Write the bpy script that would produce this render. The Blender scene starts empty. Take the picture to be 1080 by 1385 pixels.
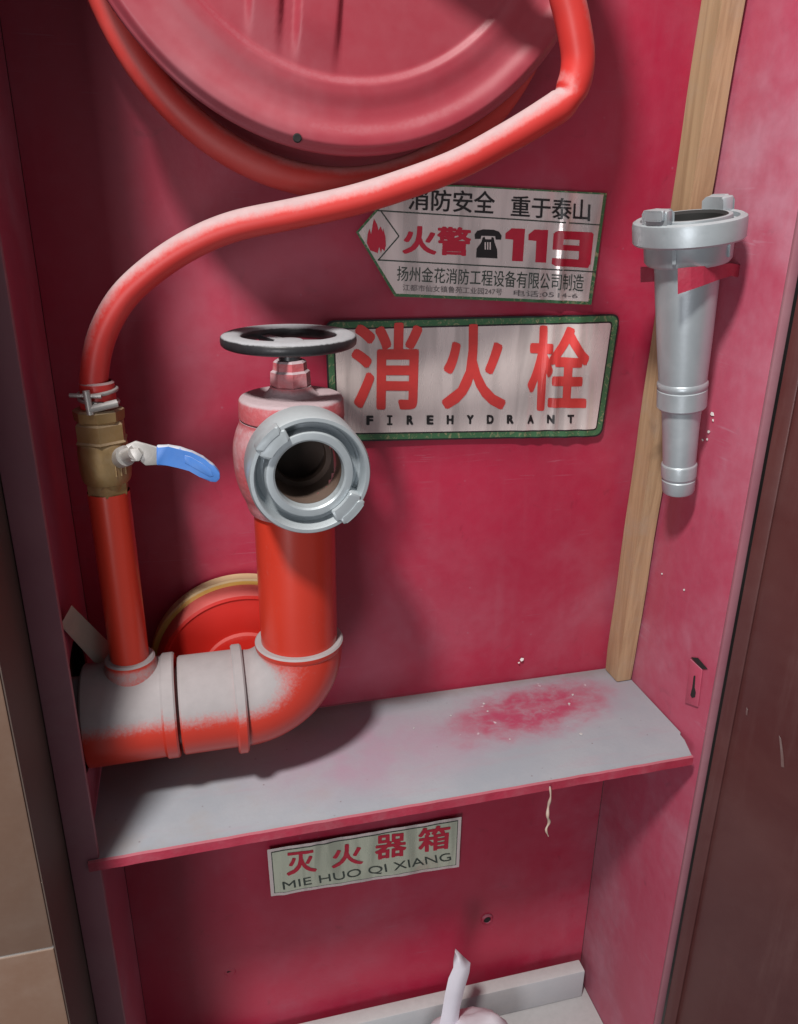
import bpy, bmesh, math, random
from mathutils import Vector, Matrix, Euler
import mathutils
random.seed(7)
scene = bpy.context.scene
C = scene.collection
rad = math.radians

# ---------------------------------------------------------------- camera
CAM = Vector((0.1147, -0.7162, 0.5014))
ROT = Euler((1.2008, -0.0104, -0.2491), 'XYZ')
FPX = 1087.9                      # focal length in photo pixels (photo 1080 x 1385)
cd = bpy.data.cameras.new('camera')
cam = bpy.data.objects.new('camera', cd); C.objects.link(cam)
cam.location = CAM; cam.rotation_euler = ROT
cd.sensor_fit = 'VERTICAL'; cd.sensor_height = 24.0
cd.lens = FPX / 1385.0 * 24.0
cd.clip_start = 0.01; cd.clip_end = 50
scene.camera = cam

# ---------------------------------------------------------------- light
world = bpy.data.worlds.new('World'); scene.world = world; world.use_nodes = True
bg = world.node_tree.nodes['Background']
bg.inputs['Color'].default_value = (0.93, 0.95, 1.0, 1); bg.inputs['Strength'].default_value = 0.20
ld = bpy.data.lights.new('corridor_ceiling_lamp', 'AREA'); ld.shape = 'DISK'; ld.size = 0.23
ld.energy = 63; ld.color = (1.0, 0.97, 0.93)
lo = bpy.data.objects.new('corridor_ceiling_lamp', ld); C.objects.link(lo)
tgt = Vector((0.28, -0.08, 0.1)); lo.location = Vector((-0.43, -1.10, 1.95))
lo.rotation_euler = (tgt - lo.location).to_track_quat('-Z', 'Y').to_euler()
fd_ = bpy.data.lights.new('added_fill_lamp', 'AREA'); fd_.shape = 'RECTANGLE'; fd_.size = 0.55; fd_.size_y = 1.0  # added soft fill lamp, out of view, standing in for ambient corridor light
fd_.energy = 20; fd_.color = (0.98, 0.97, 1.0)
fo = bpy.data.objects.new('added_fill_lamp', fd_); C.objects.link(fo); fo.location = (-0.85, -2.2, 0.10)
fo.rotation_euler = (Vector((.28, 0, 0)) - fo.location).to_track_quat('-Z', 'Y').to_euler()
scene.view_settings.view_transform = 'Standard'; scene.view_settings.look = 'None'
scene.view_settings.exposure = -0.10; scene.view_settings.gamma = 1.0

# ---------------------------------------------------------------- photo pixel -> point
MR = ROT.to_matrix()
def P(px, py, axis, val):
    d = MR @ Vector(((px - 540) / FPX, -(py - 692.5) / FPX, -1))
    return CAM + d * ((val - CAM[axis]) / d[axis])
def PW(px, py, y=0.0): return P(px, py, 1, y)

W = 0.566; DEP = 0.163; TOPZ = 1.04; FLO = -0.50

# ---------------------------------------------------------------- materials
class NT:
    def __init__(s, m): s.t = m.node_tree; s.n = s.t.nodes; s.l = s.t.links
    def add(s, typ, **kw):
        nd = s.n.new(typ)
        for k, v in kw.items(): setattr(nd, k, v)
        return nd
    def link(s, a, b): s.l.new(a, b)
    def noise(s, scale, detail=4, rough=.55, vec=None, dist=0.0):
        n = s.add('ShaderNodeTexNoise'); n.inputs['Scale'].default_value = scale
        n.inputs['Detail'].default_value = detail; n.inputs['Roughness'].default_value = rough
        n.inputs['Distortion'].default_value = dist
        s.link(vec if vec is not None else s.pos(), n.inputs['Vector']); return n.outputs['Fac']
    def pos(s):
        if not hasattr(s, '_p'): s._p = s.add('ShaderNodeNewGeometry')
        return s._p.outputs['Position']
    def nrm(s): s.pos(); return s._p.outputs['Normal']
    def math(s, op, a, b=0.0, c=None, clamp=False):
        m = s.add('ShaderNodeMath', operation=op); m.use_clamp = clamp
        for i, v in enumerate((a, b) if c is None else (a, b, c)):
            if isinstance(v, (int, float)): m.inputs[i].default_value = v
            else: s.link(v, m.inputs[i])
        return m.outputs[0]
    def ramp(s, v, a, b, lo=0.0, hi=1.0, smooth=True):
        m = s.add('ShaderNodeMapRange'); m.interpolation_type = 'SMOOTHSTEP' if smooth else 'LINEAR'
        s.link(v, m.inputs['Value'])
        m.inputs['From Min'].default_value = a; m.inputs['From Max'].default_value = b
        m.inputs['To Min'].default_value = lo; m.inputs['To Max'].default_value = hi
        return m.outputs['Result']
    def mix(s, f, a, b):
        m = s.add('ShaderNodeMix', data_type='RGBA')
        if isinstance(f, (int, float)): m.inputs[0].default_value = f
        else: s.link(f, m.inputs[0])
        for i, v in ((6, a), (7, b)):
            if isinstance(v, tuple): m.inputs[i].default_value = (*v, 1)
            else: s.link(v, m.inputs[i])
        return m.outputs[2]
    def mapped(s, scale):
        m = s.add('ShaderNodeMapping'); m.inputs['Scale'].default_value = scale
        s.link(s.pos(), m.inputs['Vector']); return m.outputs['Vector']
    def sep(s, v):
        n = s.add('ShaderNodeSeparateXYZ'); s.link(v, n.inputs[0]); return n.outputs
    def bump(s, h, strength, dist=.001):
        b = s.add('ShaderNodeBump'); b.inputs['Strength'].default_value = strength
        b.inputs['Distance'].default_value = dist; s.link(h, b.inputs['Height'])
        s.link(b.outputs[0], s.n['Principled BSDF'].inputs['Normal'])

def new_mat(name):
    m = bpy.data.materials.new(name); m.use_nodes = True
    nt = NT(m); return m, nt, nt.n['Principled BSDF']

DUST = (0.40, 0.385, 0.39)
def paint(name, base, base2=None, rough=.4, dust=DUST, side=.12, top=.9, t0=.15, t1=.75, scale=18, bump=.15, metal=0.0, streak=0.0, spec=.5, amp=.5, speck=0.0):
    """painted or bare surface with blotchy tone, settled dust on upward faces and a light film elsewhere"""
    m, n, b = new_mat(name)
    nz = n.sep(n.nrm())[2]
    big = n.noise(scale * .3, 4, .55, dist=.2); fine = n.noise(scale * 6, 4, .6)
    col = n.mix(n.ramp(big, .35, .68), base, base2 or tuple(c * .8 for c in base))
    up = n.math('ADD', nz, n.math('MULTIPLY', n.math('SUBTRACT', n.noise(scale * 2.2, 4, .6), .5), amp))
    up = n.math('ADD', up, n.math('MULTIPLY', n.math('SUBTRACT', n.noise(420, 4, .7), .5), .34))
    upf = n.ramp(up, t0, t1, 0, top)
    film = n.math('MULTIPLY', n.ramp(n.noise(scale * .5, 5, .6, dist=.25), .40, .80), side * 1.5)
    if streak > 0:
        st = n.noise(1.0, 5, .6, n.mapped((55, 55, 4)))
        film = n.math('ADD', film, n.math('MULTIPLY', n.ramp(st, .5, .75), streak))
    film = n.math('ADD', film, n.math('MULTIPLY', fine, side * .5))
    f = n.math('MAXIMUM', upf, film, clamp=True)
    if speck > 0:
        vo = n.add('ShaderNodeTexVoronoi'); vo.inputs['Scale'].default_value = 95; vo.inputs['Randomness'].default_value = 1
        n.link(n.pos(), vo.inputs['Vector'])
        dot = n.math('MULTIPLY', n.ramp(vo.outputs['Distance'], .04, .14, 1, 0), n.ramp(n.sep(vo.outputs['Color'])[0], .86, 1.0))
        f = n.math('ADD', f, n.math('MULTIPLY', dot, speck), clamp=True)
        scr = n.noise(1.0, 2, .5, n.mapped((9, 9, 260)), 2.2); scm = n.noise(14, 3, .5)
        f = n.math('ADD', f, n.math('MULTIPLY', n.math('MULTIPLY', n.ramp(scr, .63, .67), n.ramp(scm, .55, .68)), speck * .8), clamp=True)
        col = n.mix(n.math('MULTIPLY', n.ramp(n.noise(46, 5, .7, dist=.8), .60, .74), .45), col, tuple(c * .45 for c in base))
    dcol = n.mix(fine, tuple(c * .86 for c in dust), tuple(min(1, c * 1.12) for c in dust))
    n.link(n.mix(f, col, dcol), b.inputs['Base Color'])
    n.link(n.ramp(f, 0, 1, rough, .92, False), b.inputs['Roughness'])
    if metal: n.link(n.ramp(f, 0, .8, metal, 0, False), b.inputs['Metallic'])
    b.inputs['Specular IOR Level'].default_value = spec
    if bump: n.bump(n.math('ADD', fine, n.math('MULTIPLY', big, 3.0)), bump, .0006)
    return m

PINK = (0.34, 0.12, 0.165)
M = {}
M['panel'] = paint('crimson panel paint', (.37, .012, .044), (.31, .010, .036), .36, PINK, .27, .8, scale=12, bump=.35, streak=.06, speck=.35)
M['side'] = paint('dusty crimson side paint', (.42, .048, .098), (.37, .036, .078), .5, (.43, .165, .225), .66, .8, scale=13, bump=.4, streak=.10, speck=.5)
M['flange'] = paint('dusty maroon flange paint', (.30, .11, .14), (.25, .08, .11), .5, (.30, .17, .19), .35, .8, scale=20, streak=.2)
M['lip'] = paint('scuffed crimson edge paint', (.38, .018, .05), (.30, .012, .035), .5, (.36, .16, .19), .25, .5, scale=60, bump=.5)
M['reel'] = paint('dusty red reel paint', (.30, .026, .042), (.27, .024, .04), .36, (.34, .13, .155), .34, .5, scale=12, bump=.12)
M['hose'] = paint('red hose rubber', (.55, .032, .026), (.48, .025, .021), .42, (.43, .315, .32), .02, .95, t0=.02, t1=.70, scale=25, bump=.12)
M['coil'] = paint('red coil rubber', (.50, .035, .028), (.42, .028, .022), .5, (.45, .22, .22), .12, .7, t0=.3, t1=1.0, scale=25)
M['pipe'] = paint('orange red pipe enamel', (.53, .040, .020), (.45, .030, .016), .3, (.31, .285, .29), .015, 1.0, t0=.02, t1=.40, scale=14, bump=.10, amp=.16)
M['disc'] = paint('bright red enamel', (.60, .022, .014), (.52, .018, .012), .35, (.40, .14, .13), .04, .5, scale=25, bump=.08)
M['yellow'] = paint('yellow ring paint', (.66, .40, .05), None, .5, DUST, .2, .5)
M['body'] = paint('dusty red cast iron', (.42, .055, .065), (.36, .04, .05), .55, (.40, .31, .33), .5, 1.0, t0=.1, t1=.7, scale=45, bump=1.0)
M['alu'] = paint('cast aluminium', (.43, .475, .50), (.36, .40, .425), .36, (.36, .385, .40), .16, .55, t0=.3, t1=.95, scale=40, bump=.14, metal=.55)
M['brass'] = paint('dull brass', (.36, .23, .085), (.29, .18, .065), .42, (.34, .27, .2), .3, .6, scale=60, bump=.25, metal=.6)
M['steel'] = paint('zinc steel', (.52, .50, .47), None, .35, DUST, .15, .6, scale=60, metal=.7)
M['black'] = paint('black wheel paint', (.012, .012, .014), (.02, .02, .022), .35, (.33, .335, .355), .05, 1.0, t0=.42, t1=.8, scale=40, bump=.2)
M['blue'] = paint('blue lever vinyl', (.055, .20, .58), (.045, .165, .50), .4, (.55, .57, .62), .06, .95, t0=.4, t1=.9, scale=50, bump=.1)
M['rubber'] = paint('black rubber', (.008, .008, .008), None, .8, DUST, .01, .03)
M['bore'] = paint('brown valve bore', (.045, .028, .022), (.075, .045, .033), .4, (.2, .14, .11), .1, .4, scale=60)
M['door'] = paint('brown door paint', (.085, .022, .020), (.07, .018, .018), .34, (.16, .085, .08), .14, .6, scale=14, bump=.3, streak=.18)
M['reveal'] = paint('dark brown reveal', (.075, .048, .038), (.06, .04, .03), .6, (.16, .12, .10), .2, .5, scale=20)
M['tile'] = paint('brown wall tile', (.17, .098, .066), (.15, .086, .058), .32, (.28, .22, .18), .16, .5, scale=30, bump=.12)
M['grout'] = paint('pale grout', (.42, .37, .33), None, .9, DUST, .2, .5, scale=80, bump=.5)
M['plaster'] = paint('plaster', (.10, .085, .075), None, .9)
M['plastic'] = paint('white plastic film', (.68, .64, .72), (.60, .57, .64), .35, (.6, .58, .6), .1, .3, scale=40)
M['paper'] = paint('brown paper tag', (.42, .33, .27), (.34, .27, .22), .85, DUST, .2, .5, scale=60)
M['scuff'] = paint('pale scuff', (.11, .055, .05), (.08, .03, .03), .7, scale=90)
M['thread'] = paint('pale thread', (.50, .36, .28), None, .9)
M['fleck'] = paint('white fleck', (.8, .78, .76), None, .9)
def flat(name, col, rough=.45, metal=0.0, v=.12):
    m, n, b = new_mat(name)
    f = n.noise(220, 4, .6)
    n.link(n.mix(f, tuple(c * (1 - v) for c in col), tuple(min(1, c * (1 + v)) for c in col)), b.inputs['Base Color'])
    b.inputs['Roughness'].default_value = rough; b.inputs['Metallic'].default_value = metal
    return m
M['ink_red'] = flat('red print', (.66, .055, .050), .4)
M['ink_crimson'] = flat('crimson print', (.50, .018, .045), .4)
M['ink_black'] = flat('black print', (.018, .015, .016), .4)
M['ink_grey'] = flat('grey print', (.16, .14, .14), .5)
M['ink_dark'] = flat('dark green print', (.045, .06, .05), .4)
M['dark'] = flat('dark hole', (.01, .008, .008), .9)
def foil(name, col, metal, rough):
    m, n, b = new_mat(name)
    f = n.noise(9, 4, .6, n.mapped((6, 6, 1.2)), 1.0); g = n.noise(300, 3, .5)
    band = n.noise(1.0, 3, .5, n.mapped((46, 46, 5)), .6)  # darker vertical bands put into the colour as the foil's uneven sheen
    n.link(n.mix(n.ramp(band, .46, .66), n.mix(f, tuple(c * .86 for c in col), col), tuple(c * .66 for c in col)), b.inputs['Base Color'])
    b.inputs['Metallic'].default_value = metal
    n.link(n.ramp(f, .3, .7, rough - .05, rough + .10), b.inputs['Roughness'])
    n.bump(n.math('ADD', n.math('MULTIPLY', n.noise(26, 3, .5), 5.0), n.math('MULTIPLY', g, .0)), .5, .0006)
    return m
M['foil'] = foil('silver foil', (.86, .74, .71), .30, .24)
M['foil_green'] = foil('greenish foil', (.80, .84, .66), .50, .22)
def green_band():
    m, n, b = new_mat('green band print')
    f = n.noise(150, 4, .7, dist=1.5)
    c = n.mix(n.ramp(f, .52, .68), (.065, .17, .08), (.34, .32, .18))
    n.link(c, b.inputs['Base Color']); b.inputs['Roughness'].default_value = .35; b.inputs['Metallic'].default_value = .25
    return m
M['green'] = green_band()

def wood():
    m, n, b = new_mat('pole wood')
    g = n.noise(1.0, 6, .62, n.mapped((160, 160, 7)), .8); k = n.noise(16, 3, .5)
    c = n.mix(n.ramp(g, .32, .72), (.40, .262, .15), (.29, .18, .098))
    c = n.mix(n.ramp(k, .64, .74), c, (.20, .125, .07))
    dirt = n.noise(30, 5, .65)
    c = n.mix(n.ramp(dirt, .45, .8, 0, .45), c, (.33, .26, .2))
    n.link(c, b.inputs['Base Color']); b.inputs['Roughness'].default_value = .7
    n.bump(g, .4, .0008); return m
M['wood'] = wood()

def shelf_mat():
    """thick grey dust over red paint; a wiped patch where the paint shows"""
    m, n, b = new_mat('dusty shelf')
    s = n.sep(n.pos())
    w1 = n.math('MULTIPLY', n.math('SUBTRACT', n.noise(28, 5, .65), .5), .075)
    w2 = n.math('MULTIPLY', n.math('SUBTRACT', n.noise(34, 5, .65, n.mapped((1, 1.3, 1))), .5), .06)
    # wiped patch: slanted ellipse
    dx = n.math('ADD', n.math('SUBTRACT', s[0], .432), w1); dy = n.math('ADD', n.math('SUBTRACT', s[1], -.056), w2)
    ex = n.math('DIVIDE', dx, .095); ey = n.math('DIVIDE', n.math('SUBTRACT', dy, n.math('MULTIPLY', dx, .16)), .038)
    d = n.math('SQRT', n.math('ADD', n.math('MULTIPLY', ex, ex), n.math('MULTIPLY', ey, ey)))
    patch = n.ramp(d, .40, 1.25, .95, 0)
    smear = n.noise(1.0, 6, .7, n.mapped((55, 75, 1)), .15)
    patch = n.math('MULTIPLY', patch, n.ramp(smear, .28, .58, .35, 1.0))
    # faint pink film on the middle left
    px_ = n.math('DIVIDE', n.math('SUBTRACT', s[0], .25), .14); py_ = n.math('DIVIDE', n.math('SUBTRACT', s[1], -.085), .07)
    d2 = n.math('SQRT', n.math('ADD', n.math('MULTIPLY', px_, px_), n.math('MULTIPLY', py_, py_)))
    film = n.math('MULTIPLY', n.ramp(d2, .3, 1.15, 1, 0), n.ramp(n.noise(22, 5, .6), .28, .70, .35, .85))
    blot = n.noise(9, 5, .6); fine = n.noise(260, 4, .6)
    dust = n.mix(n.ramp(blot, .3, .7), (.265, .288, .325), (.315, .328, .358))
    dust = n.mix(n.ramp(fine, .35, .75, 0, .22), dust, (.27, .275, .30))
    brown = n.ramp(n.math('ADD', n.noise(14, 4, .6), n.math('MULTIPLY', s[0], -.6)), .42, .62, 0, .5)
    dust = n.mix(brown, dust, (.30, .27, .255))
    col = n.mix(film, dust, (.34, .215, .285)); col = n.mix(n.ramp(d, .8, 1.7, .5, 0), col, (.33, .20, .26)); col = n.mix(patch, col, (.36, .045, .10))
    wipe = n.noise(1.0, 5, .65, n.mapped((9, 70, 1)), .5)
    col = n.mix(n.ramp(wipe, .52, .74, 0, .35), col, (.34, .24, .28))
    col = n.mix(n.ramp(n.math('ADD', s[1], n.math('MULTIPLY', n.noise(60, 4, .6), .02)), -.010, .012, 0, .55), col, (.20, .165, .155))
    gv = n.add('ShaderNodeTexVoronoi'); gv.inputs['Scale'].default_value = 130; n.link(n.pos(), gv.inputs['Vector'])
    grit = n.math('MULTIPLY', n.ramp(gv.outputs['Distance'], .05, .16, 1, 0), n.ramp(n.sep(gv.outputs['Color'])[1], .84, .97))
    col = n.mix(n.math('MULTIPLY', grit, .6), col, (.14, .075, .08))
    chips = n.math('MULTIPLY', n.ramp(n.noise(95, 3, .5), .68, .74), n.ramp(d, .9, 1.3, 1, 0))
    col = n.mix(chips, col, (.50, .42, .46))
    n.link(col, b.inputs['Base Color'])
    n.link(n.ramp(patch, 0, 1, .95, .55, False), b.inputs['Roughness'])
    n.bump(n.math('ADD', fine, n.math('MULTIPLY', blot, 2)), .2, .0008); return m
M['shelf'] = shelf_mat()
M['pan'] = paint('dusty grey pan', (.42, .435, .455), (.37, .385, .405), .8, (.46, .45, .45), .5, .8, scale=22, bump=.3)

# ---------------------------------------------------------------- builders
def finish(name, bm, mat, parent=None, smooth=None, mats=None):
    me = bpy.data.meshes.new(name)
    bmesh.ops.recalc_face_normals(bm, faces=bm.faces[:])
    bm.to_mesh(me); bm.free()
    for mm in (mats or [mat]): me.materials.append(M[mm])
    if smooth is not None:
        for p in me.polygons: p.use_smooth = True
        try: me.set_sharp_from_angle(angle=rad(smooth))
        except Exception: pass
    o = bpy.data.objects.new(name, me); C.objects.link(o)
    if parent is not None: attach(o, parent)
    return o
def attach(o, parent):
    r = parent; inv = Matrix.Identity(4)
    loc = Vector((0, 0, 0)); q = parent
    while q is not None:
        loc += q.location; q = q.parent
    o.parent = parent; o.location = o.location - (loc if parent.type == 'EMPTY' or True else Vector())
def tag(o, label, cat, group=None, kind=None):
    if label: o['label'] = label
    if cat: o['category'] = cat
    if group: o['group'] = group
    if kind: o['kind'] = kind
    return o
def thing(name, label, cat, loc=(0, 0, 0), group=None):
    o = bpy.data.objects.new(name, None); C.objects.link(o); o.location = loc; o.empty_display_size = .03
    return tag(o, label, cat, group)
def add_box(bm, lo, hi, bev=0.0, seg=2):
    r = bmesh.ops.create_cube(bm, size=1.0)
    vs = r['verts']
    for v in vs:
        v.co = Vector([(lo[i] + hi[i]) / 2 + v.co[i] * (hi[i] - lo[i]) for i in range(3)])
    if bev:
        es = list({e for v in vs for e in v.link_edges})
        bmesh.ops.bevel(bm, geom=es, offset=bev, segments=seg, affect='EDGES', profile=.5)
    return bm
def box(name, lo, hi, mat, parent=None, bev=.0008):
    return finish(name, add_box(bmesh.new(), lo, hi, bev), mat, parent, 40)
def frame_of(axis):
    a = Vector(axis).normalized()
    t = Vector((0, 0, 1)) if abs(a.z) < .9 else Vector((1, 0, 0))
    u = t.cross(a).normalized(); v = a.cross(u); return a, u, v
def add_lathe(bm, prof, origin, axis, seg=48, closed=False, wob=None):
    """prof: list of (distance along axis, radius)"""
    a, u, v = frame_of(axis); o = Vector(origin); rings = []
    for (h, r) in prof:
        if r <= 1e-6: rings.append([bm.verts.new(o + a * h)])
        else:
            rings.append([bm.verts.new(o + a * h + (u * math.cos(2 * math.pi * k / seg) + v * math.sin(2 * math.pi * k / seg)) * r) for k in range(seg)])
    pairs = list(zip(rings, rings[1:])) + ([(rings[-1], rings[0])] if closed else [])
    for A, B in pairs:
        for k in range(seg):
            k2 = (k + 1) % seg
            if len(A) == 1 and len(B) == 1: continue
            if len(A) == 1: bm.faces.new((A[0], B[k], B[k2]))
            elif len(B) == 1: bm.faces.new((A[k], A[k2], B[0]))
            else: bm.faces.new((A[k], A[k2], B[k2], B[k]))
    return bm
def lathe(name, prof, origin, axis, mat, parent=None, seg=48, closed=False, smooth=35):
    return finish(name, add_lathe(bmesh.new(), prof, origin, axis, seg, closed), mat, parent, smooth)
def smooth_path(pts, n=8):
    out = []; pts = [Vector(p) for p in pts]
    for i in range(len(pts) - 1):
        p0 = pts[max(i - 1, 0)]; p1 = pts[i]; p2 = pts[i + 1]; p3 = pts[min(i + 2, len(pts) - 1)]
        for k in range(n):
            t = k / n
            out.append(.5 * ((2 * p1) + (p2 - p0) * t + (2 * p0 - 5 * p1 + 4 * p2 - p3) * t * t + (3 * p1 - p0 - 3 * p2 + p3) * t ** 3))
    out.append(pts[-1]); return out
def add_tube(bm, path, r, seg=20, closed=False, caps=True, flat_at=None):
    path = [Vector(p) for p in path]; N = len(path); rings = []; up = None
    for i, p in enumerate(path):
        if closed: d = path[(i + 1) % N] - path[i - 1]
        else: d = path[min(i + 1, N - 1)] - path[max(i - 1, 0)]
        d.normalize()
        if up is None:
            t = Vector((0, 0, 1)) if abs(d.z) < .9 else Vector((1, 0, 0)); up = (t - d * t.dot(d)).normalized()
        else: up = (up - d * up.dot(d)).normalized()
        s = d.cross(up); rr = r(i / (N - 1)) if callable(r) else r
        sx = sy = rr
        if flat_at: fx, fy = flat_at(i / (N - 1)); sx *= fx; sy *= fy
        rings.append([bm.verts.new(p + up * math.cos(2 * math.pi * k / seg) * sx + s * math.sin(2 * math.pi * k / seg) * sy) for k in range(seg)])
    M_ = N if closed else N - 1
    for i in range(M_):
        A, B = rings[i], rings[(i + 1) % N]
        for k in range(seg):
            k2 = (k + 1) % seg; bm.faces.new((A[k], A[k2], B[k2], B[k]))
    if caps and not closed: bm.faces.new(rings[0][::-1]); bm.faces.new(rings[-1])
    return bm
def tube(name, path, r, mat, parent=None, seg=20, closed=False, **k):
    return finish(name, add_tube(bmesh.new(), path, r, seg, closed, **k), mat, parent, 50)
def add_prism(bm, pts, off, bev=0.0):
    """closed outline (list of points) swept by vector off"""
    off = Vector(off); A = [bm.verts.new(Vector(p)) for p in pts]; B = [bm.verts.new(Vector(p) + off) for p in pts]
    n = len(A); fs = [bm.faces.new(A), bm.faces.new(B[::-1])]
    for i in range(n): fs.append(bm.faces.new((A[i], B[i], B[(i + 1) % n], A[(i + 1) % n])))
    if bev:
        es = list({e for f in fs for e in f.edges})
        bmesh.ops.bevel(bm, geom=es, offset=bev, segments=2, affect='EDGES', profile=.5)
    return bm
def prism(name, pts, off, mat, parent=None, bev=0.0006):
    return finish(name, add_prism(bmesh.new(), pts, off, bev), mat, parent, 40)

# ---------------------------------------------------------------- setting: tiled wall with the niche
wall = box('wall', (-.75, -.2440, -.9), (-.0155, .12, 1.7), 'grout', None, .001); wall['kind'] = 'structure'
zg = -.001
for k in range(-2, 4):
    for c in range(2):
        x1 = -.0156 - c * .302; x0 = x1 - .300
        t = box('tile', (x0, -.245, zg + k * .45 + .0010), (x1, -.2345, zg + (k + 1) * .45 - .0010), 'tile', wall, .0012)
# side of the niche, wall above and behind the cabinet
box('niche_reveal', (-.0154, -.2438, -.9), (-.0146, -.02, 1.7), 'reveal', wall, 0)
bw = box('wall', (-.0150, .012, -.9), (1.2, .12, 1.7), 'plaster', None, .001); bw['kind'] = 'structure'
uw = box('wall', (-.0150, -.236, TOPZ + .014), (1.2, .0115, 1.7), 'plaster', None, .001); uw['kind'] = 'structure'

# ---------------------------------------------------------------- cabinet
cab = thing('fire_cabinet', 'recessed crimson steel fire cabinet with dusty shelf and brown door', 'cabinet', (W / 2, -.08, FLO))
def back_panel():
    bm = bmesh.new(); nx, nz = 70, 150; g = []
    z0, z1 = FLO - .01, TOPZ
    for j in range(nz + 1):
        row = []
        for i in range(nx + 1):
            x = W * i / nx; z = z0 + (z1 - z0) * j / nz
            y = .0012 * math.sin(x * 9 + .8) * math.sin(z * 5 + .3) + .0007 * math.sin(x * 23 + z * 11)
            edge = min(x, W - x, .05) / .05
            # shallow dimples round the two fixing points
            for (dx, dz) in ((.100, -.356), (.424, -.359)):
                y += .0022 * math.exp(-((x - dx) ** 2 + (z - dz) ** 2) / .00009)
            row.append(bm.verts.new((x, .0032 + y * edge, z)))
        g.append(row)
    for j in range(nz):
        for i in range(nx): bm.faces.new((g[j][i], g[j][i + 1], g[j + 1][i + 1], g[j + 1][i]))
    r = bmesh.ops.extrude_face_region(bm, geom=bm.faces[:])
    for v in r['geom']:
        if isinstance(v, bmesh.types.BMVert): v.co.y = .0108
    return finish('back_panel', bm, 'panel', cab, 40)
back_panel()
def left_panel():
    """side sheet with the round pipe cut-out"""
    bm = bmesh.new(); cy, cz, r = -.090, .098, .058; n = 40
    y0, y1, z0, z1 = -.1585, .0030, FLO - .01, TOPZ
    circ = []; outer = []
    for k in range(n):
        a = 2 * math.pi * k / n + math.pi / 4; c, s = math.cos(a), math.sin(a)
        circ.append(bm.verts.new((-.0005, cy + r * c, cz + r * s)))
        t = .068 / max(abs(c), abs(s)); outer.append(bm.verts.new((-.0005, cy + t * c, cz + t * s)))
    for k in range(n):
        k2 = (k + 1) % n; bm.faces.new((circ[k], circ[k2], outer[k2], outer[k]))
    def quad(a0, b0, a1, b1): bm.faces.new([bm.verts.new((-.0005, y, z)) for y, z in ((a0, b0), (a1, b0), (a1, b1), (a0, b1))])
    quad(y0, z0, y1, cz - .068); quad(y0, cz + .068, y1, z1); quad(cy + .068, cz - .068, y1, cz + .068); quad(y0, cz - .068, cy - .068, cz + .068)
    r_ = bmesh.ops.extrude_face_region(bm, geom=bm.faces[:])
    for v in r_['geom']:
        if isinstance(v, bmesh.types.BMVert): v.co.x = -.0022
    return finish('side_panel', bm, 'side', cab)
left_panel()
box('side_panel', (W + .0005, -.1612, FLO - .01), (W + .0035, .0030, TOPZ), 'side', cab, .0003)
box('top_panel', (-.0022, -.1585, TOPZ + .0005), (W + .0035, .0108, TOPZ + .003), 'panel', cab, .0003)
# front flanges
box('front_flange', (-.0142, -.1655, FLO - .03), (.0085, -.1590, TOPZ + .012), 'flange', cab, .0012)
box('front_flange', (W + .0002, -.1655, FLO - .03), (W + .0085, -.1616, TOPZ + .012), 'flange', cab, .001)
# shelf with a notched right end
sh_pts = [(.0012, -.0005), (W - .0006, -.0005), (W - .0006, -.128), (W - .004, -.131), (W - .0035, -.139), (W - .011, -.1640), (.0005, -.1672), (.0012, -.05)]
sh = bmesh.new(); add_prism(sh, [Vector((x, y, 0)) for x, y in sh_pts], (0, 0, -.0022), .0005)
shelf = finish('shelf', sh, 'shelf', cab, 40)
lipbm = bmesh.new()
A = Vector((.0002, -.1676, 0)); B = Vector((W - .0105, -.1644, 0)); n = 60; fr = []
for i in range(n + 1):
    p = A.lerp(B, i / n); j = .00025 * math.sin(i * 1.7) * math.sin(i * .37) + random.uniform(-.0001, .0001)
    fr.append([lipbm.verts.new(p + Vector((0, y + j, z))) for y, z in ((.0008, .0007), (-.0012, -.0004), (-.0012, -.0092), (.0008, -.0098))])
for a, b in zip(fr, fr[1:]):
    for k in range(4): lipbm.faces.new((a[k], a[(k + 1) % 4], b[(k + 1) % 4], b[k]))
lipbm.faces.new(fr[0]); lipbm.faces.new(fr[-1][::-1])
finish('front_lip', lipbm, 'lip', shelf, 30)
box('bottom_panel', (.0005, -.1580, FLO - .009), (W, -.0005, FLO), 'pan', cab, .0006)
lg = bmesh.new(); add_box(lg, (.02, -.0270, FLO + .0005), (W - .010, -.0085, -.4520), .0018); finish('rear_ledge', lg, 'pan', cab, 40)
for (x, z) in ((.100, -.356), (.424, -.359)):
    lathe('fixing_dimple', [(.0003, .0048), (.0014, .0052), (.0018, .0064), (.0006, .0078), (-.001, .0082)], (x, .0040, z), (0, -1, 0), 'panel', cab, 24)
    lathe('fixing_hole', [(.0007, .0044), (.0009, .0040), (.0009, 0)], (x, .0040, z), (0, -1, 0), 'dark', cab, 20)
# latch tab and keyhole on the right side
lt = P(934, 889, 0, W); lt2 = P(957, 905, 0, W)
prism('latch_hole', [P(x, y, 0, W - .0006) for x, y in ((935, 889), (944, 890), (957, 905), (950, 905))], (.0004, 0, 0), 'dark', cab, 0)
prism('latch_tab', [P(x, y, 0, W - .0004) for x, y in ((935, 891), (951, 906), (945, 956), (928, 950))], (-.0012, 0, 0), 'side', cab, .0004)
kh = [P(x, y, 0, W - .0020) for x, y in ((938.5, 914), (940.5, 914), (939.5, 930), (941, 937), (940, 943), (936, 944), (934, 940), (936.5, 930))]
prism('keyhole_slot', kh, (.0004, 0, 0), 'dark', cab, 0)

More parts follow.
